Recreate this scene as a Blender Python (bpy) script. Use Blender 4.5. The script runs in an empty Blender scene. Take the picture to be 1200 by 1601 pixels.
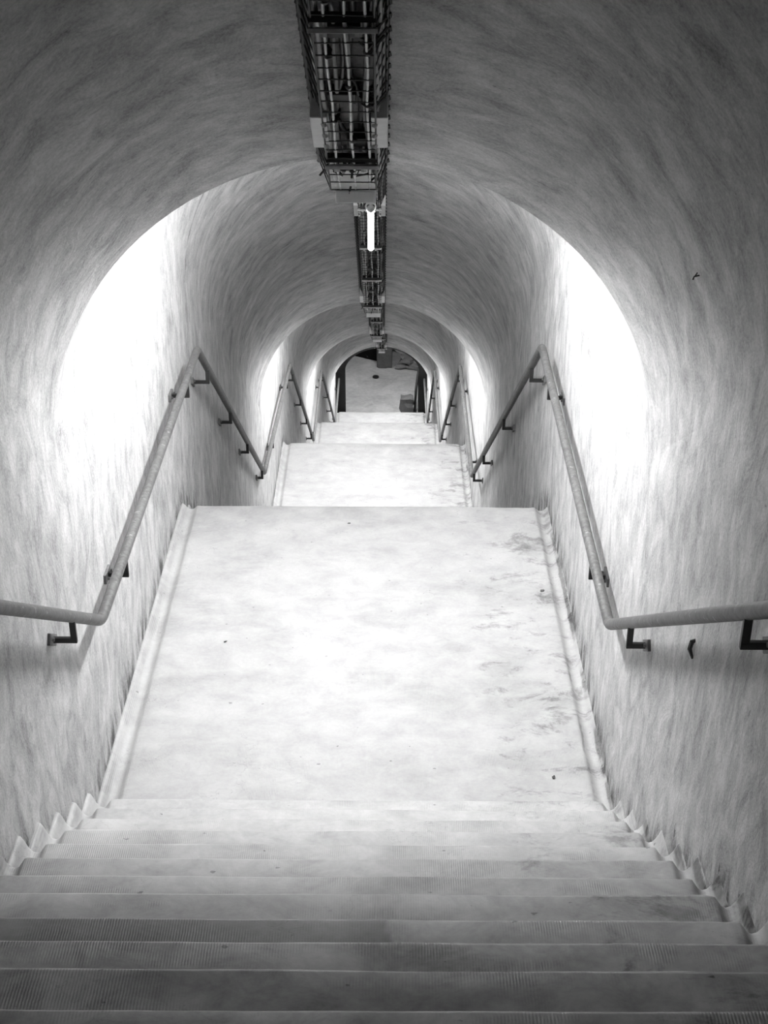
import bpy, bmesh, math, random
from mathutils import Vector, Matrix, noise

sc = bpy.context.scene
COL = sc.collection
random.seed(7)

# ------------------------------------------------------------------ camera, world, exposure
PITCH, YAW, ROLL = math.radians(-27.898), math.radians(-0.064), math.radians(0.359)
FPX = 2168.4                                     # focal length in pixels of a 1200x1601 frame
CAM = Vector((0.104, -4.9428, 4.0328))
fw = Vector((-math.sin(YAW)*math.cos(PITCH), math.cos(YAW)*math.cos(PITCH), math.sin(PITCH)))
r0 = Vector((math.cos(YAW), math.sin(YAW), 0)); u0 = r0.cross(fw)
r1 = math.cos(ROLL)*r0 + math.sin(ROLL)*u0
u1 = -math.sin(ROLL)*r0 + math.cos(ROLL)*u0
cd = bpy.data.cameras.new('camera'); cam = bpy.data.objects.new('camera', cd); COL.objects.link(cam)
cd.sensor_fit = 'VERTICAL'; cd.sensor_height = 36.0; cd.sensor_width = 36.0*1200/1601
cd.lens = FPX*36.0/1601; cd.clip_start = 0.02; cd.clip_end = 200
M3 = Matrix((r1, u1, -fw)).transposed()
cam.matrix_world = Matrix.Translation(CAM) @ M3.to_4x4()
sc.camera = cam
w = bpy.data.worlds.new('world'); sc.world = w; w.use_nodes = True
w.node_tree.nodes['Background'].inputs[0].default_value = (0.02, 0.02, 0.02, 1)
w.node_tree.nodes['Background'].inputs[1].default_value = 0.1
sc.view_settings.view_transform = 'Standard'; sc.view_settings.look = 'None'
sc.view_settings.gamma = 1.0; sc.view_settings.use_curve_mapping = False
sc.view_settings.exposure = 0.0
TUBE_POWER = 440.0       # radiance of the fluorescent tubes over the landings
LOOSE_POWER = 20.0       # radiance of the bare hanging tube
BACK_POWER = 4.0        # tubes on the landing behind the viewer
CAVE_FILL_POWER = 1000.0        # unseen tubes added to light the chamber at the bottom

# ------------------------------------------------------------------ tunnel measures
P, D = 8.12, 3.364            # one landing to the next: run and drop
Y0, L0 = -0.253, 2.754        # landing start and end
NST = 22
RZ = D/NST; TR = (P+Y0-L0)/(NST-1)
LIP = -0.118; SL = 0.628; ZC = 2.868; R = 1.143; CX = -0.008
LEV = P - D/SL                # length of the level ceiling over a landing
GUT = 1.045                   # gutters start here

def per(y): return math.floor((y-Y0)/P+1e-9)
def floor_z(y):
    i = per(y); yy = y-i*P
    if yy <= L0: return -i*D
    return -i*D-(yy-L0)/(P+Y0-L0)*D
def crown_z(y):
    i = math.floor((y-LIP)/P+1e-9); yy = y-i*P-LIP
    if yy <= LEV: return ZC-i*D
    return ZC-i*D-(yy-LEV)*SL
def xo(y):                    # the lowest part of the tunnel drifts slightly to the right
    return 0.06*min(1, max(0, (y-19)/5.4))
def bump3(x, y, z, a=0.006):
    v = Vector((x, y, z))
    return a*(noise.noise(v*1.3)+0.5*noise.noise(v*3.1+Vector((5, 2, 1))))

# ------------------------------------------------------------------ materials
def nm(name):
    m = bpy.data.materials.new(name); m.use_nodes = True
    nt = m.node_tree
    return m, nt, nt.nodes['Principled BSDF']
class NB:
    def __init__(s, nt): s.nt = nt
    def n(s, t, **k):
        o = s.nt.nodes.new(t)
        for a, b in k.items(): setattr(o, a, b)
        return o
    def l(s, a, b): s.nt.links.new(a, b)
    def math(s, op, a, b=None, c=None, clamp=False):
        o = s.n('ShaderNodeMath', operation=op); o.use_clamp = clamp
        for i, v in enumerate((a, b, c)):
            if v is None: continue
            if isinstance(v, (int, float)): o.inputs[i].default_value = v
            else: s.l(v, o.inputs[i])
        return o.outputs[0]
    def ramp(s, f, a, b, lo=0.0, hi=1.0):
        o = s.n('ShaderNodeMapRange'); o.interpolation_type = 'SMOOTHSTEP'
        for i, v in enumerate((f, a, b, lo, hi)):
            if isinstance(v, (int, float)): o.inputs[i].default_value = v
            else: s.l(v, o.inputs[i])
        return o.outputs[0]
    def noise(s, vec, scale=(1, 1, 1), sc_=1.0, det=4, rough=0.5, dist=0.0, off=(0, 0, 0)):
        mp = s.n('ShaderNodeMapping'); mp.inputs['Scale'].default_value = scale
        mp.inputs['Location'].default_value = off
        s.l(vec, mp.inputs['Vector'])
        o = s.n('ShaderNodeTexNoise'); o.inputs['Scale'].default_value = sc_
        o.inputs['Detail'].default_value = det; o.inputs['Roughness'].default_value = rough
        o.inputs['Distortion'].default_value = dist
        s.l(mp.outputs[0], o.inputs['Vector'])
        return o.outputs['Fac']
    def gray(s, f):
        o = s.n('ShaderNodeCombineColor')
        for i in range(3): s.l(f, o.inputs[i])
        return o.outputs[0]

def simple(name, g, rough=0.6, metal=0.0, var=0.0, vs=20, bump=0.0):
    m, nt, b = nm(name); k = NB(nt)
    b.inputs['Roughness'].default_value = rough; b.inputs['Metallic'].default_value = metal
    tc = k.n('ShaderNodeNewGeometry').outputs['Position']
    f = k.noise(tc, sc_=vs, det=5, rough=0.6)
    val = k.math('MULTIPLY_ADD', k.math('SUBTRACT', f, 0.5), var*2*g, g, clamp=True)
    k.l(k.gray(val), b.inputs['Base Color'])
    if bump:
        bp = k.n('ShaderNodeBump'); bp.inputs['Strength'].default_value = bump
        bp.inputs['Distance'].default_value = 0.003
        k.l(f, bp.inputs['Height']); k.l(bp.outputs[0], b.inputs['Normal'])
    return m

def plaster(name, base=0.72, dark=0.25):
    """Rendered plaster: brush streaks that run round the section of the tunnel (UV u), dirt near the steps (h)."""
    m, nt, b = nm(name); k = NB(nt)
    b.inputs['Roughness'].default_value = 0.85
    uv = k.n('ShaderNodeUVMap', uv_map='UVMap').outputs[0]
    h = k.n('ShaderNodeAttribute', attribute_name='hgt').outputs['Fac']
    # strokes lean a little, and wander, instead of running exactly round the section
    wob = k.n('ShaderNodeTexNoise'); wob.inputs['Scale'].default_value = 1.1; wob.inputs['Detail'].default_value = 3
    k.l(uv, wob.inputs['Vector'])
    wadd = k.n('ShaderNodeVectorMath', operation='MULTIPLY_ADD')
    k.l(wob.outputs['Color'], wadd.inputs[0]); wadd.inputs[1].default_value = (0.22, 0.30, 0); k.l(uv, wadd.inputs[2])
    uv = wadd.outputs[0]
    blot = k.noise(uv, (1.2, 2.0, 1), 1.5, 6, 0.62, 0.4)
    st1 = k.noise(uv, (2.6, 5.2, 1), 1.9, 12, 0.72, 0.5)
    st2 = k.noise(uv, (7, 15, 1), 1.6, 8, 0.7, 0.5, (3, 1, 0))
    st3 = k.noise(uv, (2.0, 5.5, 1), 2.8, 10, 0.78, 0.3, (9, 4, 0))
    grain = k.noise(uv, (1, 1, 1), 90, 4, 0.8)
    v = k.math('MULTIPLY_ADD', k.math('SUBTRACT', blot, 0.5), 0.40, base)
    v = k.math('MULTIPLY_ADD', k.math('SUBTRACT', st1, 0.5), 0.78, v)
    v = k.math('MULTIPLY_ADD', k.math('SUBTRACT', st2, 0.5), 0.22, v)
    v = k.math('MULTIPLY_ADD', k.math('SUBTRACT', grain, 0.5), 0.5, v)
    mk = k.ramp(st3, 0.58, 0.70)
    v = k.math('MULTIPLY_ADD', mk, -0.15, v)
    mk2 = k.ramp(k.noise(uv, (2.2, 9, 1), 3.0, 5, 0.65, 1.0, (1, 7, 0)), 0.69, 0.74)
    v = k.math('MULTIPLY_ADD', mk2, -0.20, v)
    # chipped, dirty streaks along the foot of the walls
    foot = k.ramp(h, 0.75, 0.02)
    chips = k.noise(uv, (5.0, 20, 1), 1.5, 7, 0.72, 0.3, (2, 5, 0))
    thr = k.math('MULTIPLY_ADD', foot, -0.18, 0.77)
    cm = k.ramp(chips, thr, k.math('ADD', thr, 0.06))
    v = k.math('MULTIPLY_ADD', k.math('MULTIPLY', cm, foot), -dark, v)
    foot2 = k.ramp(h, 0.22, 0.0)
    dn = k.ramp(k.noise(uv, (2, 8, 1), 1.5, 4, 0.6, 0.3, (6, 6, 0)), 0.42, 0.6)
    v = k.math('MULTIPLY_ADD', k.math('MULTIPLY', dn, foot2), -0.30, v)
    # specks
    sp = k.ramp(k.noise(uv, (10, 22, 1), 2.2, 2, 0.5, 0, (4, 4, 0)), 0.77, 0.80)
    v = k.math('MULTIPLY_ADD', sp, -0.35, v)
    # hairline joints in the render just beyond the first landing
    sep = k.n('ShaderNodeSeparateXYZ'); k.l(k.n('ShaderNodeNewGeometry').outputs['Position'], sep.inputs[0])
    px, py, pz = sep.outputs
    wl = k.math('MULTIPLY_ADD', k.math('SUBTRACT', blot, 0.5), 0.10, py)
    for y0, sx, za, zb in ((3.46, -1, 0.75, 1.75), (4.93, 1, -1.4, -0.2), (11.55, -1, -2.6, -1.7), (13.0, 1, -4.8, -3.6)):
        ln = k.ramp(k.math('ABSOLUTE', k.math('SUBTRACT', wl, y0)), 0.010, 0.003)
        ln = k.math('MULTIPLY', ln, k.ramp(k.math('MULTIPLY', px, float(sx)), 0.2, 0.3))
        ln = k.math('MULTIPLY', ln, k.math('MULTIPLY', k.ramp(pz, za, za+0.15), k.ramp(pz, zb+0.1, zb)))
        v = k.math('MULTIPLY_ADD', ln, -0.22, v)
    v = k.math('MAXIMUM', v, 0.05)
    k.l(k.gray(k.math('MINIMUM', v, 0.88)), b.inputs['Base Color'])
    bp = k.n('ShaderNodeBump'); bp.inputs['Strength'].default_value = 0.6; bp.inputs['Distance'].default_value = 0.012
    hh = k.math('ADD', k.math('MULTIPLY', st1, 0.8), k.math('MULTIPLY', st2, 0.25))
    hh = k.math('MULTIPLY_ADD', cm, -0.15, hh)
    k.l(hh, bp.inputs['Height']); k.l(bp.outputs[0], b.inputs['Normal'])
    return m

def concrete(name, base, spread=0.25, rib=1.0, dirt=0.25, damp=False):
    """Smooth screed with fine pressed ribs (running down the tunnel), scuffs and wet stains."""
    m, nt, b = nm(name); k = NB(nt)
    b.inputs['Roughness'].default_value = 0.6
    geo = k.n('ShaderNodeNewGeometry'); pos = geo.outputs['Position']
    sx = k.n('ShaderNodeSeparateXYZ'); k.l(pos, sx.inputs[0])
    x = sx.outputs[0]
    b1 = k.noise(pos, (1, 1, 1), 1.6, 5, 0.6, 0.6)
    b2 = k.noise(pos, (3.0, 3.8, 3.0), 2.0, 9, 0.72, 0.4, (3, 3, 3))
    b3 = k.noise(pos, (1, 1, 1), 60, 4, 0.7)
    v = k.math('MULTIPLY_ADD', k.math('SUBTRACT', b1, 0.5), spread, base)
    v = k.math('MULTIPLY_ADD', k.math('SUBTRACT', b2, 0.5), spread*1.5, v)
    v = k.math('MULTIPLY_ADD', k.math('SUBTRACT', b3, 0.5), 0.18*base/0.7, v)
    # ribs
    wv = k.n('ShaderNodeTexWave'); wv.wave_type = 'BANDS'; wv.bands_direction = 'X'
    wv.inputs['Scale'].default_value = 44.0; wv.inputs['Distortion'].default_value = 1.2
    k.l(pos, wv.inputs['Vector'])
    rm = k.ramp(k.noise(pos, (1.4, 2.5, 1), 1.7, 4, 0.6, 0.4, (7, 1, 2)), 0.46, 0.66)
    ribs = k.math('MULTIPLY', wv.outputs['Fac'], rm)
    v = k.math('MULTIPLY_ADD', ribs, -0.14*rib*base/0.7, v)
    # scuffs and dirt, heavier towards the right-hand side where people walk
    side = k.ramp(x, 0.25, 0.95)
    sc1 = k.noise(pos, (2.0, 3.4, 2), 1.9, 9, 0.74, 0.4, (11, 2, 0))
    thr = k.math('MULTIPLY_ADD', side, -0.15, 0.65)
    v = k.math('MULTIPLY_ADD', k.ramp(sc1, thr, k.math('ADD', thr, 0.14)), -dirt, v)
    sp = k.ramp(k.noise(pos, (24, 36, 24), 1.0, 2, 0.4, 0, (2, 8, 1)), 0.755, 0.78)
    v = k.math('MULTIPLY_ADD', sp, -0.35*base/0.7, v)
    if damp:      # damp patch with an edge of its own, covering the left and middle of one tread
        e1 = k.math('MULTIPLY_ADD', k.math('SUBTRACT', b1, 0.5), 0.25, x)
        v = k.math('MULTIPLY', v, k.ramp(e1, 0.12, 0.15, 0.5, 1.0))
    # fine cracks
    vo = k.n('ShaderNodeTexVoronoi', feature='DISTANCE_TO_EDGE'); vo.inputs['Scale'].default_value = 2.3
    wp = k.n('ShaderNodeVectorMath', operation='ADD')
    nv = k.n('ShaderNodeTexNoise'); nv.inputs['Scale'].default_value = 4.0; nv.inputs['Detail'].default_value = 5
    k.l(pos, nv.inputs['Vector']); k.l(pos, wp.inputs[0]); k.l(nv.outputs['Color'], wp.inputs[1])
    k.l(wp.outputs[0], vo.inputs['Vector'])
    cr = k.math('MULTIPLY', k.ramp(vo.outputs['Distance'], 0.006, 0.0), k.ramp(b1, 0.5, 0.62))
    v = k.math('MULTIPLY_ADD', cr, -0.2*base/0.7, v)
    # grime where the gutters meet screed and plaster
    ax = k.math('MULTIPLY_ADD', k.math('SUBTRACT', b2, 0.5), 0.03, k.math('ABSOLUTE', x))
    for c0, wd, am, th in ((1.128, 0.012, 0.34, 0.44), (1.062, 0.008, 0.20, 0.50)):
        gl = k.ramp(k.math('ABSOLUTE', k.math('SUBTRACT', ax, c0)), wd, wd*0.4)
        gm = k.ramp(k.noise(pos, (1, 1.3, 1), 1.9, 4, 0.6, 0.3, (c0*9, 5, 1)), th, th+0.12)
        v = k.math('MULTIPLY_ADD', k.math('MULTIPLY', k.math('MULTIPLY', gl, gm), k.ramp(x, -0.2, 0.6, 0.25, 1.0)), -am*base/0.6, v)
    v = k.math('MAXIMUM', v, 0.04)
    k.l(k.gray(k.math('MINIMUM', v, 0.88)), b.inputs['Base Color'])
    bp = k.n('ShaderNodeBump'); bp.inputs['Strength'].default_value = 0.5; bp.inputs['Distance'].default_value = 0.003
    hh = k.math('MULTIPLY_ADD', ribs, 0.6*rib, k.math('MULTIPLY', b2, 0.8))
    k.l(hh, bp.inputs['Height']); k.l(bp.outputs[0], b.inputs['Normal'])
    return m

def rock(name, base):
    m, nt, b = nm(name); k = NB(nt)
    b.inputs['Roughness'].default_value = 0.95; b.inputs['Specular IOR Level'].default_value = 0.05
    pos = k.n('ShaderNodeNewGeometry').outputs['Position']
    a = k.noise(pos, sc_=1.3, det=8, rough=0.65, dist=0.7); c = k.noise(pos, sc_=9, det=5, rough=0.6)
    v = k.math('MULTIPLY_ADD', k.math('SUBTRACT', a, 0.5), base*1.2, base)
    v = k.math('MULTIPLY_ADD', k.math('SUBTRACT', c, 0.5), base*0.5, v)
    k.l(k.gray(k.math('MAXIMUM', v, 0.003)), b.inputs['Base Color'])
    bp = k.n('ShaderNodeBump'); bp.inputs['Strength'].default_value = 0.5; bp.inputs['Distance'].default_value = 0.05
    k.l(a, bp.inputs['Height']); k.l(bp.outputs[0], b.inputs['Normal'])
    return m

def rail_paint():
    m, nt, b = nm('galvanised_steel'); k = NB(nt)
    b.inputs['Specular IOR Level'].default_value = 0.25; b.inputs['Roughness'].default_value = 0.5
    pos = k.n('ShaderNodeNewGeometry').outputs['Position']
    a = k.noise(pos, sc_=7, det=6, rough=0.7, dist=0.5); c = k.noise(pos, sc_=45, det=4, rough=0.7)
    v = k.math('MULTIPLY_ADD', k.math('SUBTRACT', a, 0.5), 0.10, 0.09)
    v = k.math('MULTIPLY_ADD', k.math('SUBTRACT', c, 0.5), 0.16, v)
    v = k.math('MULTIPLY_ADD', k.ramp(k.noise(pos, sc_=30, det=5, rough=0.75), 0.58, 0.68), 0.12, v)
    k.l(k.gray(k.math('MAXIMUM', v, 0.04)), b.inputs['Base Color'])
    bp = k.n('ShaderNodeBump'); bp.inputs['Strength'].default_value = 0.35; bp.inputs['Distance'].default_value = 0.002
    k.l(c, bp.inputs['Height']); k.l(bp.outputs[0], b.inputs['Normal'])
    return m

def emit(name, s):
    m, nt, b = nm(name)
    b.inputs['Base Color'].default_value = (0.9, 0.9, 0.9, 1)
    b.inputs['Emission Color'].default_value = (1, 1, 1, 1); b.inputs['Emission Strength'].default_value = s
    return m

M = dict(
    plaster=plaster('brushed_plaster', 0.385, 0.24),
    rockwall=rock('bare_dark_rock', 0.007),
    cavefloor=rock('packed_pale_floor', 0.42),
    palerock=rock('pale_quarried_rock', 0.55),
    greyrock=rock('grey_stone', 0.17),
    darkrock=rock('dark_stone', 0.10),
    landing=concrete('pale_screed', 0.35, 0.16, 1.0, 0.17),
    steps=concrete('grey_step_screed', 0.36, 0.30, 1.0, 0.16),
    steps_pale=concrete('pale_step_screed', 0.40, 0.26, 0.9, 0.16),  # paler base tone for the lowest steps
    steps_damp=concrete('damp_grey_screed', 0.37, 0.34, 0.6, 0.15, True),
    steps_mottled=concrete('mottled_screed', 0.36, 0.46, 1.0, 0.20),  # stronger mottling for the upper steps
    rail=rail_paint(),
    bracket=simple('black_painted_iron', 0.012, 0.5, 0.0, 0.5, 60, 0.3),
    plate=simple('chipped_grey_iron', 0.12, 0.6, 0.2, 0.9, 45, 0.3),
    wire=simple('dark_rusty_wire', 0.025, 0.6, 0.2, 0.8, 40),
    strap=simple('grey_steel_strap', 0.5, 0.5, 0.2, 0.4, 30),
    cable_light=simple('pale_cable_sheath', 0.42, 0.5, 0, 0.35, 12),
    cable_grey=simple('grey_cable_sheath', 0.20, 0.5, 0, 0.35, 14),
    cable_dark=simple('black_cable_sheath', 0.015, 0.45),
    clamp=simple('black_cable_clamp', 0.01, 0.6),
    box=simple('pale_plastic_box', 0.50, 0.5, 0, 0.2, 30),
    housing=simple('white_enamel', 0.75, 0.4, 0, 0.2, 25),
    leaf=simple('dry_dark_leaf', 0.06, 0.8, 0, 0.5, 60),
    tube=emit('lit_fluorescent_glass', TUBE_POWER),
    tube_loose=emit('lit_bare_tube_glass', LOOSE_POWER),
    tube_back=emit('lit_tube_glass_upper', BACK_POWER),
    tube_cave_fill=emit('added_chamber_fill_tube', CAVE_FILL_POWER),
)

# ------------------------------------------------------------------ helpers
def link(name, bm, mat, parent=None, smooth=False):
    me = bpy.data.meshes.new(name); bmesh.ops.recalc_face_normals(bm, faces=bm.faces) if bm.faces else None
    bm.to_mesh(me); bm.free()
    me.materials.append(mat)
    if smooth:
        for p in me.polygons: p.use_smooth = True
    o = bpy.data.objects.new(name, me); COL.objects.link(o)
    if parent: o.parent = parent
    return o
def tag(o, label=None, cat=None, group=None, kind=None):
    if label: o['label'] = label
    if cat: o['category'] = cat
    if group: o['group'] = group
    if kind: o['kind'] = kind
    return o
def empty(name, loc, label, cat, group=None):
    o = bpy.data.objects.new(name, None); COL.objects.link(o); o.location = loc; o.empty_display_size = 0.1
    return tag(o, label, cat, group)
def copy_tree(o, loc=None, parent=None, skip=()):
    c = o.copy(); COL.objects.link(c); c.parent = parent
    for ch in [x for x in bpy.data.objects if x.parent == o]:
        if ch.name.split('.')[0] not in skip: copy_tree(ch, None, c)
    if loc is not None: c.location = loc
    return c
def box(bm, c, s, rot=None, bev=0.0):
    g = bmesh.ops.create_cube(bm, size=1.0); vs = g['verts']
    bmesh.ops.scale(bm, vec=s, verts=vs)
    if bev:
        es = list({e for v in vs for e in v.link_edges})
        q = bmesh.ops.bevel(bm, geom=es, offset=bev, segments=2, affect='EDGES', profile=0.5)
        vs = list({v for f in q['faces'] for v in f.verts} | {v for v in vs if v.is_valid})
    if rot is not None: bmesh.ops.rotate(bm, cent=(0, 0, 0), matrix=rot, verts=vs)
    bmesh.ops.translate(bm, vec=c, verts=vs)
def tube(bm, pts, r, n=8, caps=True):
    pts = [Vector(p) for p in pts]
    rings = []; up = None
    for i, p in enumerate(pts):
        a = pts[max(i-1, 0)]; b = pts[min(i+1, len(pts)-1)]
        t = (b-a).normalized()
        if up is None:
            up = Vector((0, 0, 1)) if abs(t.z) < 0.9 else Vector((1, 0, 0))
        s = t.cross(up).normalized(); up = s.cross(t).normalized()
        rr = r[i] if isinstance(r, (list, tuple)) else r
        rings.append([bm.verts.new(p+(math.cos(2*math.pi*j/n)*s+math.sin(2*math.pi*j/n)*up)*rr) for j in range(n)])
    for k in range(len(rings)-1):
        for j in range(n):
            bm.faces.new((rings[k][j], rings[k][(j+1) % n], rings[k+1][(j+1) % n], rings[k+1][j]))
    if caps:
        bm.faces.new(rings[0][::-1]); bm.faces.new(rings[-1])
def rounded(pts, rad=0.06, n=6):
    """round the corners of a polyline"""
    pts = [Vector(p) for p in pts]; out = [pts[0]]
    for i in range(1, len(pts)-1):
        a, p, b = pts[i-1], pts[i], pts[i+1]
        r = min(rad, (a-p).length*0.4, (b-p).length*0.4)
        q0 = p+(a-p).normalized()*r; q1 = p+(b-p).normalized()*r
        for j in range(n+1):
            t = j/n
            out.append(q0*(1-t)**2+p*2*t*(1-t)+q1*t*t)
    out.append(pts[-1]); return out

# ------------------------------------------------------------------ tunnel shell
def shell(name, part, ya, yb, mat):
    """part: 'L', 'R' side wall or 'V' vault; one continuous mesh from ya to yb"""
    ys = set()
    n = int((yb-ya)/0.11)
    for i in range(n+1): ys.add(round(ya+(yb-ya)*i/n, 4))
    for i in range(-3, 7):
        for q in (i*P+LIP, i*P+LIP+LEV, i*P+Y0, i*P+L0):
            if ya < q < yb: ys.add(round(q, 4))
    ys = sorted(ys)
    lim = [ys[0]]
    for y in ys[1:]:
        if y-lim[-1] > 0.012: lim.append(y)
        elif any(abs(y-(i*P+q)) < 1e-3 for i in range(-3, 7) for q in (LIP, LIP+LEV)): lim[-1] = y
    ys = lim
    bm = bmesh.new(); uvl = bm.loops.layers.uv.new('UVMap')
    hl = bm.verts.layers.float.new('hgt')
    rows = []
    for y in ys:
        zs = crown_z(y)-R; fz = floor_z(y)-0.3; cx = CX+xo(y)
        row = []
        if part == 'V':
            N = 48
            for j in range(N+1):
                a = math.pi*j/N
                nx, nz = math.cos(a), math.sin(a)
                x, z = cx+R*nx, zs+R*nz
                d = bump3(x, y, z)*(0.4 if j in (0, N) else 1)
                if j in (0, N): d = 0
                row.append((x+nx*d, y, z+nz*d, R*a, zs-fz-0.3+R*math.sin(a)))
        else:
            s = -1 if part == 'L' else 1
            N = 22
            for j in range(N+1):
                t = j/N; z = fz+(zs-fz)*t; x = cx+s*R
                d = 0 if j == N else bump3(x, y, z)*1.0
                row.append((x+s*d, y, z, (z-zs) if s > 0 else math.pi*R+(zs-z), z-fz-0.3))
        vs = []
        for (x, yy, z, u, h) in row:
            v = bm.verts.new((x, yy, z)); v[hl] = h; vs.append((v, u))
        rows.append((y, vs))
    for (y1, a), (y2, b) in zip(rows, rows[1:]):
        for j in range(len(a)-1):
            f = bm.faces.new((a[j][0], a[j+1][0], b[j+1][0], b[j][0]))
            for lp, (u, v) in zip(f.loops, ((a[j][1], y1), (a[j+1][1], y1), (b[j+1][1], y2), (b[j][1], y2))):
                lp[uvl].uv = (u, v)
    # the two sharp lips (ceiling kinks) of every landing stay crisp
    for e in bm.edges:
        e.smooth = True
    if part == 'V':
        for e in bm.edges:
            y1, y2 = e.verts[0].co.y, e.verts[1].co.y
            if abs(y1-y2) < 1e-4:
                k = (y1-LIP) % P
                if min(k, P-k) < 2e-3 and 2 < 3:
                    e.smooth = False
    me = bpy.data.meshes.new(name); bm.to_mesh(me); bm.free(); me.materials.append(mat)
    for p in me.polygons: p.use_smooth = True
    o = bpy.data.objects.new(name, me); COL.objects.link(o)
    return tag(o, kind='structure')

YA = -P*1-1.4; YL = 3*P+L0+0.06; YB = 4*P+LIP
shell('ceiling', 'V', YA, YL, M['plaster'])
shell('wall_left', 'L', YA, YL, M['plaster'])
shell('wall_right', 'R', YA, YL, M['plaster'])
bm = bmesh.new(); box(bm, (CX, YA-0.05, D+1.4), (2.6, 0.1, 3.6))
tag(link('wall_back', bm, M['plaster']), kind='structure')

# ------------------------------------------------------------------ floor, landings, steps
def gutter_profile():
    pts = [(-1.155, 0.034), (-1.142, 0.03), (-1.132, 0.012), (-1.120, -0.018), (-1.106, -0.038), (-1.092, -0.044), (-1.078, -0.038), (-1.066, -0.020), (-1.056, -0.004), (-1.045, 0.0)]
    n = 26
    mid = [(-1.02+2.04*i/n, 0.0) for i in range(n+1)]
    right = [(-x, z) for x, z in reversed(pts)]
    return pts+mid+right
def slab(ya, yb, z, depth, seed=0, ny=2, gscale=1.0, cxo=0.0):
    """solid with a gutter along each side; the nosing at yb is softly rounded"""
    bm = bmesh.new(); prof = gutter_profile()
    ys = [ya+(yb-0.014-ya)*i/ny for i in range(ny+1)]+[yb-0.007, yb-0.002, yb]
    rows = []
    for i, y in enumerate(ys):
        drop = (0, 0, 0)[0] if i <= ny else (0.0015, 0.006, 0.016)[i-ny-1]
        row = []
        for x, zz in prof:
            wy = 0; wz = 0
            if abs(x) < 1.04:
                wz = 0.0022*noise.noise(Vector((x*2.2, y*2+seed*3.1, 0)))
                if i > ny: wy = 0.006*noise.noise(Vector((x*2.0, seed*5.7, 2)))+0.0025*noise.noise(Vector((x*9, seed*5.7, 4)))
                if i > ny: wz += 0.004*noise.noise(Vector((x*1.3, seed*2.7, 7)))
            else:
                wz = 0.006*noise.noise(Vector((x*8, y*5+seed*3.1, 3)))
                zz = zz*gscale
            row.append(bm.verts.new((x+cxo, y+wy, z+zz+wz-drop)))
        rows.append(row)
    for a, b in zip(rows, rows[1:]):
        for j in range(len(a)-1):
            bm.faces.new((a[j], a[j+1], b[j+1], b[j]))
    # riser under the nosing, back and underside
    def skirt(row):
        low = [bm.verts.new((v.co.x, v.co.y, z-depth)) for v in row]
        for j in range(len(row)-1): bm.faces.new((row[j], row[j+1], low[j+1], low[j]))
        return low
    lf = skirt(rows[-1]); lb = skirt(rows[0])
    for j in range(len(lf)-1): bm.faces.new((lf[j], lf[j+1], lb[j+1], lb[j]))
    bm.faces.new([r[0] for r in rows]+[lf[0], lb[0]]); bm.faces.new([r[-1] for r in rows]+[lf[-1], lb[-1]])
    return bm

for i in range(-1, 4):
    ya = i*P+Y0-(0.02 if i > -1 else 1.2)
    o = link('floor', slab(ya, i*P+L0, -i*D, 0.32, seed=40+i, ny=24, gscale=0.55, cxo=xo(i*P)), M['landing'], smooth=False)
    tag(o, kind='structure')
    for p in o.data.polygons: p.use_smooth = abs(p.normal.z) > 0.5

# the flight in the foreground: each step is a part
fl = empty('stair_flight', (0, Y0, 0), 'foreground flight of worn grey concrete steps leading down to the first white landing', 'stairs')
tweak = {3: 0.002, 4: -0.002, 6: -0.004, 7: 0.002, 8: -0.010, 9: 0.0, 10: 0.008, 11: -0.002}
for kk in range(NST-1, 0, -1):
    z = kk*RZ+tweak.get(kk-1, 0)
    yb = Y0-(kk-1)*TR
    o = link('step', slab(-TR-0.03, 0, 0, 0.34, seed=kk, ny=4), M['steps_pale' if kk < 6 else 'steps' if kk < 9 else 'steps_damp' if kk == 9 else 'steps_mottled'], fl)
    o.location = (0, yb-Y0, z)
    for p in o.data.polygons: p.use_smooth = p.normal.z > 0.3
# flights hidden behind the landings
for i in range(0, 3):
    bm = bmesh.new()
    for kk in range(1, NST):
        b2 = slab(-TR-0.03, 0, 0, 0.34, seed=kk+i*30, ny=1)
        bmesh.ops.translate(b2, vec=(xo(i*P+5), (i+1)*P+Y0-(kk-1)*TR, -(i+1)*D+kk*RZ), verts=b2.verts)
        me = bpy.data.meshes.new('t'); b2.to_mesh(me); b2.free(); bm.from_mesh(me); bpy.data.meshes.remove(me)
    tag(link('floor', bm, M['landing']), kind='structure')

# ------------------------------------------------------------------ handrails
RR = 0.0235
def bracket(par, side, y, z, slope, wallx):
    """iron arm under the rail: leg down, arm to the wall, plate along the rail"""
    x = side*1.06 + 0
    ax = xr_at(side, y)
    e = bmesh.new()
    leg = 0.092
    box(e, (ax, y, z-RR*0.4-leg/2), (0.024, 0.016, leg), bev=0.002)
    box(e, ((ax+wallx)/2, y, z-leg-0.012), (abs(wallx-ax)+0.024, 0.016, 0.023), bev=0.002)
    o = link('bracket', e, M['bracket'], par)
    e = bmesh.new()
    rot = Matrix.Rotation(math.atan(slope), 3, 'X')
    box(e, (wallx, y, z-leg-0.012), (0.014, 0.105, 0.046), rot=None, bev=0.002)
    bmesh.ops.rotate(e, cent=(wallx, y, z-leg-0.012), matrix=rot, verts=e.verts)
    for t in (-0.036, 0.036):
        c = Vector((wallx-side*0.011, y+t*math.cos(math.atan(slope)), z-leg-0.012+t*math.sin(math.atan(slope))))
        tube(e, [c, c-Vector((side*0.008, 0, 0))], 0.008, 6)
    link('wall_plate', e, M['plate'], o)
RAILPTS = {}
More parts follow.
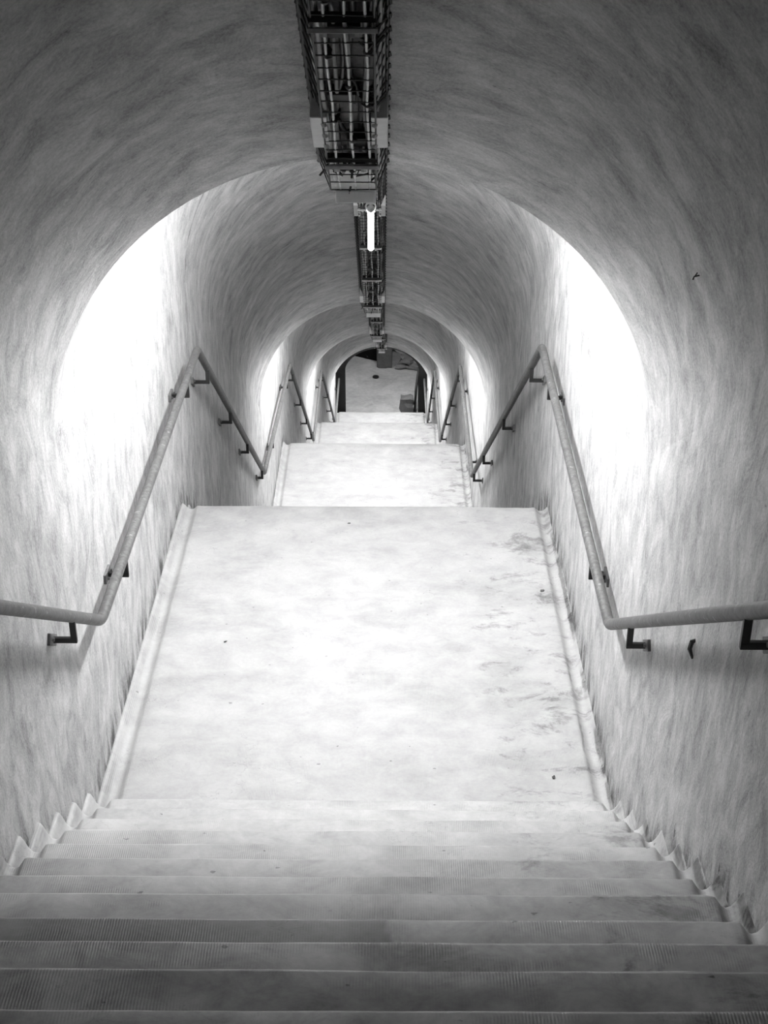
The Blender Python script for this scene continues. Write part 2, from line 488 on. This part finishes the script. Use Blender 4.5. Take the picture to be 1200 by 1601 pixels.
def xr_at(side, y):
    pts = RAILPTS[side]
    for a, b in zip(pts, pts[1:]):
        if a[1] <= y <= b[1]:
            t = (y-a[1])/(b[1]-a[1]); return a[0]+(b[0]-a[0])*t
    return pts[-1][0]
def rail_z(side, y):
    pts = RAILPTS[side]
    for a, b in zip(pts, pts[1:]):
        if a[1] <= y <= b[1]:
            t = (y-a[1])/(b[1]-a[1]); return a[2]+(b[2]-a[2])*t, (b[2]-a[2])/(b[1]-a[1])
    return pts[-1][2], 0
def gen(side, i, kind):       # default kinks of the rail at landing i
    if kind == 'n': return (side*1.06+xo(i*P), i*P-0.044, -i*D+0.92)
    return (side*1.06+xo(i*P+3), i*P+3.067, -i*D+0.92)
RAILPTS[-1] = [(-1.06, -P-1.2, D+0.92), gen(-1, -1, 'f'), (-1.06, -0.073, 0.938), (-1.043, 3.07, 0.917), (-1.093, 7.63, -2.185),
               gen(-1, 1, 'f'), gen(-1, 2, 'n'), gen(-1, 2, 'f'), gen(-1, 3, 'n'), gen(-1, 3, 'f')[:1]+(3*P+2.7, -3*D+0.92)]
RAILPTS[1] = [(1.06, -P-1.2, D+0.92), gen(1, -1, 'f'), (1.06, -2.03, 2.225), (1.06, 0.0, 0.885), (1.045, 2.80, 1.05), (1.055, 6.93, -1.63), (1.035, 8.06, -2.42),
              gen(1, 1, 'f'), gen(1, 2, 'n'), gen(1, 2, 'f'), gen(1, 3, 'n'), gen(1, 3, 'f')[:1]+(3*P+2.7, -3*D+0.92)]
BR = {-1: [-8.6, -7.5, -5.6, -4.2, -2.9, -1.80, -0.53, 0.486, 2.58, 3.5, 4.75, 5.99, 7.36],
      1: [-8.6, -7.5, -5.6, -4.2, -2.9, -1.87, -0.44, 0.52, 2.34, 3.27, 5.0, 6.85, 7.8]}
for side, nmz in ((-1, 'long grey steel tube handrail on the left wall, running down flight and landings'),
                  (1, 'long grey steel tube handrail on the right wall, running down flight and landings')):
    root = empty('handrail', (side*1.06, 0, 0), nmz, 'handrail', None)
    inv = Matrix.Translation((-side*1.06, 0, 0))
    pts = rounded(RAILPTS[side], 0.05, 6)
    bm = bmesh.new(); tube(bm, pts, RR, 16)
    bmesh.ops.transform(bm, matrix=inv, verts=bm.verts)
    link('rail', bm, M['rail'], root, smooth=True)
    before = set(bpy.data.objects)
    ys = list(BR[side])
    for i in (1, 2, 3):
        ys += [i*P+q for q in ((0.5, 2.5, 3.45, 4.9, 6.2, 7.4) if i < 3 else (0.5, 2.3))]
    for y in ys:
        z, s = rail_z(side, y)
        bracket(root, side, y, z, s, CX+xo(y)+side*(R-0.006))
    for o in set(bpy.data.objects)-before:
        if o.parent == root:
            o.data.transform(inv)
            for c in [q for q in bpy.data.objects if q.parent == o]: c.data.transform(inv)

# ------------------------------------------------------------------ wire cable basket under the crown
TOPW, BOTW, OFF = 0.113, 0.080, 0.115
def basket(i):
    """basket along the sloping ceiling that ends at lip i; local origin at the lip crown"""
    run = P-LEV
    root = empty('cable_basket', (CX+0.004+xo(i*P), i*P+LIP, ZC-i*D),
                 '', 'cable tray', 'cable baskets along the tunnel crown')
    def pt(x, s, off): return Vector((x, -s, s*SL-off))       # s = distance back up the slope
    e = bmesh.new(); S0 = 0.01
    nh = int(run/0.0705)
    rnd = random.Random(3)
    for k in range(nh+1):
        s = S0+k*0.0705
        j = rnd.uniform(-.004, .004)
        tube(e, [pt(-TOPW, s, 0.0), pt(-TOPW-0.002, s, 0.02), pt(-BOTW, s+j, OFF), pt(BOTW, s-j, OFF), pt(TOPW+0.002, s, 0.02), pt(TOPW, s, 0.0)], 0.0026, 5)
    for x, off in ((-TOPW, 0.02), (-(TOPW+BOTW)/2, OFF/2), (-BOTW, OFF), (BOTW, OFF), ((TOPW+BOTW)/2, OFF/2), (TOPW, 0.02)):
        tube(e, [pt(x, S0+run*t/10, off) for t in range(11)], 0.0036, 5)
    # flat edge bars against the plaster, with the hoop ends gripping them
    for sx in (-1, 1):
        tube(e, [pt(sx*(TOPW+0.001), S0+run*t/10, 0.010) for t in range(11)], 0.011 if sx < 0 else 0.006, 6)
    for k in range(nh+1):
        s = S0+k*0.0705
        for sx in (-1, 1):
            tube(e, [pt(sx*(TOPW+0.006), s-0.012, 0.012), pt(sx*(TOPW+0.009), s, 0.016), pt(sx*(TOPW+0.006), s+0.012, 0.012)], 0.005, 5)
    o = link('wire_mesh', e, M['wire'], root)
    e = bmesh.new()
    for x in (-0.048, 0.006, 0.058):
        tube(e, [pt(x+0.003*math.sin(t*2.1+x*90), S0+run*t/24, OFF-0.004) for t in range(25)], 0.0042, 6)
    link('bottom_rods', e, M['strap'], root)
    s = 0.235
    while s < run:
        e = bmesh.new(); box(e, pt(0, s, OFF+0.006), (0.178, 0.028, 0.012), bev=0.001)
        for x in (-0.05, 0.04): tube(e, [pt(x, s, OFF+0.008), pt(x, s, OFF+0.022)], 0.011, 6)
        link('strap', e, M['strap'], root)
        e = bmesh.new(); box(e, pt(0, s+0.03, OFF-0.012), (0.17, 0.05, 0.02))
        link('tray_support', e, M['clamp'], root)
        s += 0.91
    # pale boxes, one each side, every 2.4 m
    for s in (0.47, 2.9):
        for sx in (-1, 1):
            e = bmesh.new()
            rot = Matrix.Rotation(-math.atan(SL), 3, 'X')
            c = pt(sx*0.092, s, 0.066)
            box(e, (0, 0, 0), (0.052, 0.27, 0.085), rot=rot, bev=0.004)
            bmesh.ops.translate(e, vec=c, verts=e.verts)
            for t in (-0.09, -0.01, 0.07):
                tube(e, [c+Vector((-sx*0.012, t, -t*SL-0.044)), c+Vector((-sx*0.018, t, -t*SL-0.058))], 0.009, 6)
            link('junction_box', e, M['box'], root)
    # cables
    def cable(x, off, r, mat, amp, ph, nm_='cable'):
        e = bmesh.new(); pts = []
        for t in range(61):
            s = 0.015+(run-0.03)*t/60
            pts.append(pt(x+amp*math.sin(s*5+ph)+amp*0.5*math.sin(s*13+ph*2), s, off+amp*0.7*math.cos(s*7+ph)))
        tube(e, pts, r, 6); link(nm_, e, mat, root, smooth=True)
    cable(-0.085, 0.062, 0.0055, M['cable_light'], 0.003, 0)
    cable(-0.068, 0.080, 0.0065, M['cable_light'], 0.004, 1)
    cable(-0.096, 0.045, 0.005, M['cable_grey'], 0.003, 2)
    cable(-0.035, 0.060, 0.007, M['cable_grey'], 0.006, 3)
    cable(0.003, 0.075, 0.006, M['cable_grey'], 0.005, 4)
    cable(0.072, 0.050, 0.013, M['cable_dark'], 0.004, 0.5)
    cable(0.055, 0.080, 0.008, M['cable_dark'], 0.006, 1.7)
    cable(0.090, 0.070, 0.006, M['cable_grey'], 0.004, 2.9)
    cable(0.098, 0.040, 0.009, M['cable_dark'], 0.003, 4.1)
    cable(0.083, 0.092, 0.006, M['cable_grey'], 0.004, 5.2)
    cable(0.080, 0.030, 0.016, M['cable_dark'], 0.003, 3.3, 'conduit')
    cable(0.062, 0.055, 0.010, M['cable_dark'], 0.006, 2.3)
    cable(-0.050, 0.020, 0.009, M['cable_dark'], 0.010, 1.1)
    cable(0.025, 0.030, 0.010, M['cable_dark'], 0.016, 0.4)
    cable(-0.015, 0.040, 0.008, M['cable_dark'], 0.020, 2.2)
    for k, (x, s) in enumerate([(0.0, 0.09), (0.03, 0.30), (-0.02, 0.62), (0.0, 1.02), (0.02, 1.33), (-0.03, 1.45), (0.01, 2.2), (0.0, 3.1), (0.02, 4.0), (0.0, 4.9)]):
        e = bmesh.new(); c = pt(x, s, 0.052)
        box(e, (0, 0, 0), (0.085, 0.075, 0.035), rot=Matrix.Rotation(-math.atan(SL), 3, 'X'), bev=0.004)
        bmesh.ops.translate(e, vec=c, verts=e.verts)
        link('splice_box', e, M['clamp'], root)
    # black clamps knotting the rods
    rnd = random.Random(11)
    for k, (x, s) in enumerate([(-0.045, 0.98), (0.006, 0.80), (-0.042, 0.57), (0.01, 0.42), (0.062, 1.0), (0.06, 0.68), (0.0, 0.17), (-0.03, 0.18)]
                  + [(rnd.uniform(-0.06, 0.07), rnd.uniform(1.2, run)) for _ in range(22)]):
        q = pt(x, s, OFF-0.010); e = bmesh.new()
        bmesh.ops.create_icosphere(e, subdivisions=2, radius=0.013)
        for v in e.verts:
            v.co *= 1+0.35*noise.noise(v.co*90+Vector((k, 0, 0)))
            v.co.y *= 1.25
        tail = [Vector((0, 0, 0)), Vector((rnd.uniform(-.01, .01), 0.015, 0.01)), Vector((rnd.uniform(-.02, .02), 0.03, 0.025))]
        tube(e, tail, [0.008, 0.006, 0.003], 5)
        bmesh.ops.translate(e, vec=q, verts=e.verts)
        link('cable_clamp', e, M['clamp'], root)
    for s in (0.68, 1.05, 1.9, 2.9, 3.8, 4.6):
        e = bmesh.new()
        for k in range(7):
            a = k*2.4
            q = pt(0.072+0.02*math.cos(a), s+0.03*math.sin(a*1.7), 0.072+0.02*math.sin(a))
            tube(e, [q+Vector((-0.02, 0.01, -0.01)), q+Vector((0.0, 0.0, -0.022)), q+Vector((0.022, -0.012, 0.006))], 0.0045, 5)
        link('cable_tie', e, M['cable_dark'], root)
    # end of the basket at the lip: loose ends, little pale connectors
    for k in range(9):
        e = bmesh.new()
        x = -0.09+0.18*rnd.random(); q = pt(x, rnd.uniform(0.0, 0.2), OFF-rnd.uniform(0.0, 0.06))
        tube(e, [q, q+Vector((rnd.uniform(-.02, .02), rnd.uniform(-.03, .02), rnd.uniform(-.03, .02))), q+Vector((rnd.uniform(-.03, .03), rnd.uniform(-.05, .03), -rnd.uniform(0, .03)))], 0.004, 5)
        link('loose_wire', e, M['cable_dark'], root)
    for x, s, o_ in ((-0.045, 0.20, 0.05), (-0.03, 0.12, 0.06), (0.01, 0.22, 0.05), (-0.055, 0.08, 0.07)):
        e = bmesh.new(); box(e, pt(x, s, o_), (0.028, 0.035, 0.02), rot=Matrix.Rotation(x*20, 3, 'Y'), bev=0.003)
        link('connector', e, M['housing'], root)
    return root
b0 = basket(0)
BL = ['wire cable basket nearest the viewer, dark mesh full of cables under the crown',
      'second wire cable basket, behind the hanging lit tube, under the second vault',
      'third wire cable basket, short dark strip under the third vault',
      'farthest wire cable basket, just above the dark far opening',
      ]
b0['label'] = BL[0]
for i in range(1, 4):
    c = copy_tree(b0, (CX+0.004+xo(i*P), i*P+LIP, ZC-i*D), skip=('cable_tie', 'loose_wire', 'connector') if i > 1 else ()); c['label'] = BL[i]

# ------------------------------------------------------------------ light fittings over the landings
def tube_lamp(e, a, b, r=0.013):
    tube(e, [a, b], r, 14)
def fitting(loc, tmat, label, ylen=1.19, group='fluorescent fittings over the landings'):
    root = empty('light_fitting', loc, label, 'lamp', group)
    e = bmesh.new()                                   # upturned trough
    box(e, (0, ylen/2, 0.030), (0.136, ylen, 0.006))
    box(e, (0, ylen/2, 0.020), (0.034, ylen-0.01, 0.018))
    for sx in (-1, 1): box(e, (sx*0.066, ylen/2, 0.024), (0.004, ylen, 0.012))
    link('housing', e, M['housing'], root)
    for yy in (0.0, ylen):
        e = bmesh.new(); box(e, (0, yy, 0.012), (0.138, 0.008, 0.042), bev=0.003)
        for sx in (-1, 1): box(e, (sx*0.066, yy, 0.012), (0.008, 0.014, 0.044), bev=0.002)
        link('end_plate', e, M['housing'], root)
    for x in (-0.034, 0.034):
        e = bmesh.new(); tube_lamp(e, (x, 0.012, 0.004), (x, ylen-0.012, 0.004), 0.012)
        link('fluorescent_tube', e, tmat, root, smooth=True)
    return root
fa = fitting((CX+0.012, -0.13, 2.722), M['housing'], 'pale unlit light fitting end seen at the first ceiling lip beside the lit tube', 0.33)
fb = fitting((CX+0.012, 0.22, 2.722), M['tube'], 'light fitting hidden behind the ceiling lip, over the near half of the nearest landing')
LL = {1: 'small pale light fitting end at the second ceiling lip', 2: 'tiny pale light fitting end at the third ceiling lip',
      3: 'tiny light fitting end at the fourth lip above the dark opening'}
for i in (1, 2, 3):
    c = copy_tree(fa, (CX+0.012+xo(i*P), i*P-0.13, 2.722-i*D)); c['label'] = LL[i]
NW = ('the nearest landing', 'the second landing', 'the third landing', 'the farthest landing')
for i in range(0, 4):
    if i:
        c = copy_tree(fb, (CX+0.012+xo(i*P), i*P+0.22, 2.722-i*D)); c['label'] = 'light fitting hidden behind the ceiling lip, over the near half of '+NW[i]
    if i < 4:
        c = copy_tree(fb, (CX+0.012+xo(i*P), i*P+1.43, 2.722-i*D)); c['label'] = 'light fitting hidden behind the ceiling lip, over the far half of '+NW[i]
fitting((CX, -P+1.0, 2.722+D), M['tube_back'], 'light fitting over the upper landing behind the viewer')
# unlit fitting under the crown of the last opening, on a short iron hanger
ff = fitting((0.115, 27.50, -8.55), M['housing'], 'farthest unlit light fitting end in front of the dark pillar', 0.6)
for sx in (-1, 1):
    e = bmesh.new(); tube(e, rounded([(sx*0.05, 0.06, 0.03), (sx*0.11, 0.06, 0.05), (sx*0.11, 0.06, 0.20)], 0.02), 0.014, 6)
    link('hanger', e, M['strap'], ff)

# bare tube hanging out from under the first lip
ht = empty('hanging_tube', (0.056, -0.10, 2.698), 'bare lit fluorescent tube hanging from the end of the nearest cable basket', 'lamp')
e = bmesh.new()
va = Vector((0, 0, -0.012)); vb = Vector((-0.004, 0.49, -0.312))
tube(e, [va.lerp(vb, t) for t in (0.03, 0.97)], 0.0115, 16)
link('glass_tube', e, M['tube_loose'], ht, smooth=True)
e = bmesh.new()
tube(e, [va, va.lerp(vb, 0.03)], 0.0125, 14); tube(e, [va.lerp(vb, 0.97), va.lerp(vb, 0.985)], 0.0118, 14)
link('end_cap', e, M['housing'], ht, smooth=True)
e = bmesh.new()
for sx in (-1, 1):
    tube(e, [(sx*0.010, 0.02, 0.008), (sx*0.018, 0.012, -0.008), (sx*0.016, 0.014, -0.03)], 0.003, 6)
box(e, (0, 0.018, 0.004), (0.03, 0.02, 0.012), bev=0.003)
link('holder_clip', e, M['housing'], ht)

# ------------------------------------------------------------------ chamber at the bottom
CZ = -4*D
bm = bmesh.new()
bmesh.ops.create_grid(bm, x_segments=60, y_segments=80, size=0.5)
for v in bm.verts:
    x = v.co.x*9+0.0; y = 27.1+(v.co.y+0.5)*16
    v.co = (x, y, CZ+0.0+0.05*noise.noise(Vector((x*0.7, y*0.7, 0)))+0.012*noise.noise(Vector((x*4, y*4, 0))) - 0.01)
tag(link('floor', bm, M['cavefloor'], smooth=True), kind='structure')
def slabwall(name, a, b, z0, z1, th, mat):
    a = Vector(a); b = Vector(b); e = bmesh.new()
    n = 14; m = 10
    dirv = (b-a); nrm = Vector((-dirv.y, dirv.x)).normalized()
    grid = []
    for i in range(n+1):
        row = []
        for j in range(m+1):
            p = a+dirv*i/n; z = z0+(z1-z0)*j/m
            d = 0.06*noise.noise(Vector((p.x*1.5, p.y*1.5, z*1.5)))
            row.append(e.verts.new((p.x+nrm.x*d, p.y+nrm.y*d, z)))
        grid.append(row)
    for i in range(n):
        for j in range(m): e.faces.new((grid[i][j], grid[i+1][j], grid[i+1][j+1], grid[i][j+1]))
    r = bmesh.ops.extrude_face_region(e, geom=list(e.faces))
    vs = [g for g in r['geom'] if isinstance(g, bmesh.types.BMVert)]
    bmesh.ops.translate(e, vec=(nrm.x*th, nrm.y*th, 0), verts=vs)
    return tag(link(name, e, mat), kind='structure')
slabwall('wall_far', (-4.5, 41.8), (0.16, 38.85), CZ-0.2, CZ+6.6, 0.4, M['rockwall'])
slabwall('wall_far.001', (0.0, 41.6), (4.5, 41.6), CZ-0.2, CZ+6.6, 0.4, M['palerock'])
slabwall('wall_left.002', (-4.4, 27.1), (-4.4, 42.6), CZ-0.2, CZ+6.6, 0.3, M['rockwall'])
slabwall('wall_right.002', (4.4, 42.6), (4.4, 27.1), CZ-0.2, CZ+6.6, 0.3, M['rockwall'])
bm = bmesh.new(); box(bm, (0, 35, CZ+6.6), (9.2, 16, 0.2))
tag(link('ceiling.002', bm, M['rockwall']), kind='structure')
# portal wall: dark rock face round the mouth of the tunnel
def portal(y0, y1, hole, mat, name):
    e = bmesh.new(); out = []
    N = len(hole)
    fr = [e.verts.new((x, y0, z)) for x, z in hole]; bk = [e.verts.new((x, y1, z)) for x, z in hole]
    of, ob = [], []
    for x, z in hole:
        dx, dz = x-hx, z-(CZ+3.6); k = 4.4/max(abs(dx), abs(dz)*1.45, 1e-3)
        X, Z = hx+dx*k, max(CZ-0.3, CZ+3.6+dz*k)
        of.append(e.verts.new((X, y0, Z))); ob.append(e.verts.new((X, y1, Z)))
    for j in range(N-1):
        e.faces.new((fr[j], fr[j+1], bk[j+1], bk[j])); e.faces.new((fr[j], of[j], of[j+1], fr[j+1]))
        e.faces.new((bk[j], bk[j+1], ob[j+1], ob[j])); e.faces.new((of[j], ob[j], ob[j+1], of[j+1]))
    return tag(link(name, e, mat), kind='structure')
hx = 0.07
hole = [(hx-0.90, CZ-0.3)]+[(hx-0.90-0.02*k/6, CZ+4.4*k/6) for k in range(7)]
hole += [(hx-0.925*math.cos(a), -9.05+0.635*math.sin(a)) for a in [math.pi*t/28 for t in range(1, 28)]]
hole += [(hx+0.90+0.02*k/6, CZ+4.4*k/6) for k in range(6, -1, -1)]+[(hx+0.90, CZ-0.3)]
portal(YL+0.03, YL+0.28, hole, M['rockwall'], 'wall_front')

# pillar and boulders
def boulder(name, c, s, mat, label, seed, n=3, rough=0.10, pull=0.25):
    e = bmesh.new(); bmesh.ops.create_cube(e, size=1.0)
    bmesh.ops.subdivide_edges(e, edges=e.edges[:], cuts=n, use_grid_fill=True)
    for v in e.verts:
        q = v.co.normalized()*0.62; v.co = v.co.lerp(q, pull)
        d = rough*noise.noise(v.co*2.2+Vector((seed, 0, 0)))+rough*0.5*noise.noise(v.co*5+Vector((0, seed, 0)))
        v.co += v.co.normalized()*d
        v.co = Vector((v.co.x*s[0], v.co.y*s[1], (v.co.z+0.5)*s[2]))
    o = link(name, e, mat); o.location = c
    return tag(o, label, 'rock')
boulder('rock_pillar', (0.13, 38.7, CZ-0.05), (0.50, 0.6, 4.4), M['darkrock'], 'dark stone pillar standing behind the pale floor, below the last light fitting', 3, 4, pull=0.12)
boulder('rock_pile', (1.30, 40.6, CZ-0.05), (1.9, 1.3, 1.7), M['palerock'], 'large pale broken rock face at the upper right of the far opening', 9, 7, rough=0.4, pull=0.1)
boulder('boulder', (0.99, 38.55, CZ-0.02), (0.66, 0.6, 0.36), M['greyrock'], 'grey angular boulder lying on the pale floor below the rock face', 5, 3, rough=0.45, pull=0.3)
boulder('stone_block', (0.84, 34.75, CZ-0.02), (0.40, 0.40, 0.54), M['greyrock'], 'dark grey block at the lower right corner of the far opening', 12, 3, rough=0.18, pull=0.2)
# drain hole and damp patch in the floor
e = bmesh.new()
bmesh.ops.create_circle(e, cap_ends=True, radius=0.105, segments=20)
bmesh.ops.scale(e, vec=(1, 1.15, 1), verts=e.verts)
r = bmesh.ops.extrude_face_region(e, geom=list(e.faces)); bmesh.ops.translate(e, vec=(0, 0, 0.03), verts=[g for g in r['geom'] if isinstance(g, bmesh.types.BMVert)])
o = link('drain_cover', e, M['clamp']); o.location = (-0.15, 37.6, CZ+0.0)
tag(o, 'small dark round cover set in the pale floor of the far chamber', 'drain cover')
# leaning grey metal rail and bright pole by the right edge of the opening
e = bmesh.new(); tube(e, rounded([(1.08, 34.6, CZ), (1.12, 34.9, CZ+0.75), (1.22, 35.5, CZ+1.25), (1.24, 35.6, CZ)], 0.1), 0.04, 8)
tag(link('metal_barrier', e, M['clamp'], smooth=True), 'dark bent metal bar leaning at the right edge of the far opening', 'metal bar')
e = bmesh.new(); tube(e, [(1.28, 36.9, CZ), (1.24, 36.9, CZ+1.0)], 0.035, 8)
tag(link('pale_post', e, M['housing'], smooth=True), 'thin pale upright post at the right edge of the far opening', 'post')
fitting((-2.2, 34.0, CZ+5.6), M['tube_cave_fill'], 'added unseen fill light under the ceiling of the far chamber, hidden by the tunnel crown', 1.2)  # both chamber lamps are added out of view to brighten its floor
f2 = fitting((0.9, 33.0, CZ+5.6), M['tube_cave_fill'], 'second added unseen fill light under the ceiling of the far chamber, hidden by the tunnel crown', 1.2)

# ------------------------------------------------------------------ small things
def leaf(loc, s, rz, label, seed):
    e = bmesh.new(); rnd = random.Random(seed); n = 9
    c = e.verts.new((0, 0, s*0.25)); ring = []
    for k in range(n):
        a = 2*math.pi*k/n; r_ = s*(0.6+0.5*rnd.random())
        ring.append(e.verts.new((r_*math.cos(a), r_*0.6*math.sin(a), s*0.18*rnd.random())))
    for k in range(n): e.faces.new((c, ring[k], ring[(k+1) % n]))
    r = bmesh.ops.extrude_face_region(e, geom=list(e.faces))
    bmesh.ops.translate(e, vec=(0, 0, 0.0015), verts=[g for g in r['geom'] if isinstance(g, bmesh.types.BMVert)])
    o = link('dry_leaf', e, M['leaf']); o.location = loc; o.rotation_euler = (0, 0, rz)
    tag(o, label, 'leaf', 'dry leaves on the first landing')
leaf((1.003, 1.737, 0.002), 0.018, 0.4, 'dark curled leaf near the right gutter, halfway along the first landing', 1)
leaf((0.891, 0.09, 0.002), 0.013, 1.4, 'small dark leaf near the right gutter, at the near end of the first landing', 2)
leaf((-0.10, 2.52, 0.002), 0.012, 0.1, 'small dark speck of leaf near the middle of the far edge of the first landing', 3)
leaf((-0.72, 1.20, 0.002), 0.012, 0.9, 'small leaf fragment near the left side of the first landing', 4)
# old iron stub in the right wall
st = empty('iron_stub', (1.138, -1.10, 1.50), 'rusty black iron stub sticking out of the right wall below the near handrail', 'iron stub')
e = bmesh.new(); tube(e, [(0.004, 0, 0.03), (-0.012, 0.0, 0.022), (-0.016, 0.004, -0.01), (-0.004, 0.0, -0.045)], [0.006, 0.009, 0.008, 0.004], 7)
link('spike', e, M['bracket'], st)
st = empty('iron_hook', (1.030, -0.986, 2.737), 'tiny black hook high on the right side of the vault', 'hook')
e = bmesh.new(); tube(e, [(0.012, 0, 0.0), (-0.012, 0.0, -0.006), (-0.016, 0.0, -0.02)], 0.004, 6)
tube(e, [(0.0, 0, 0.012), (-0.008, 0.0, -0.004)], 0.003, 6)
link('hook_wire', e, M['bracket'], st); st.scale = (0.7, 0.7, 0.7)
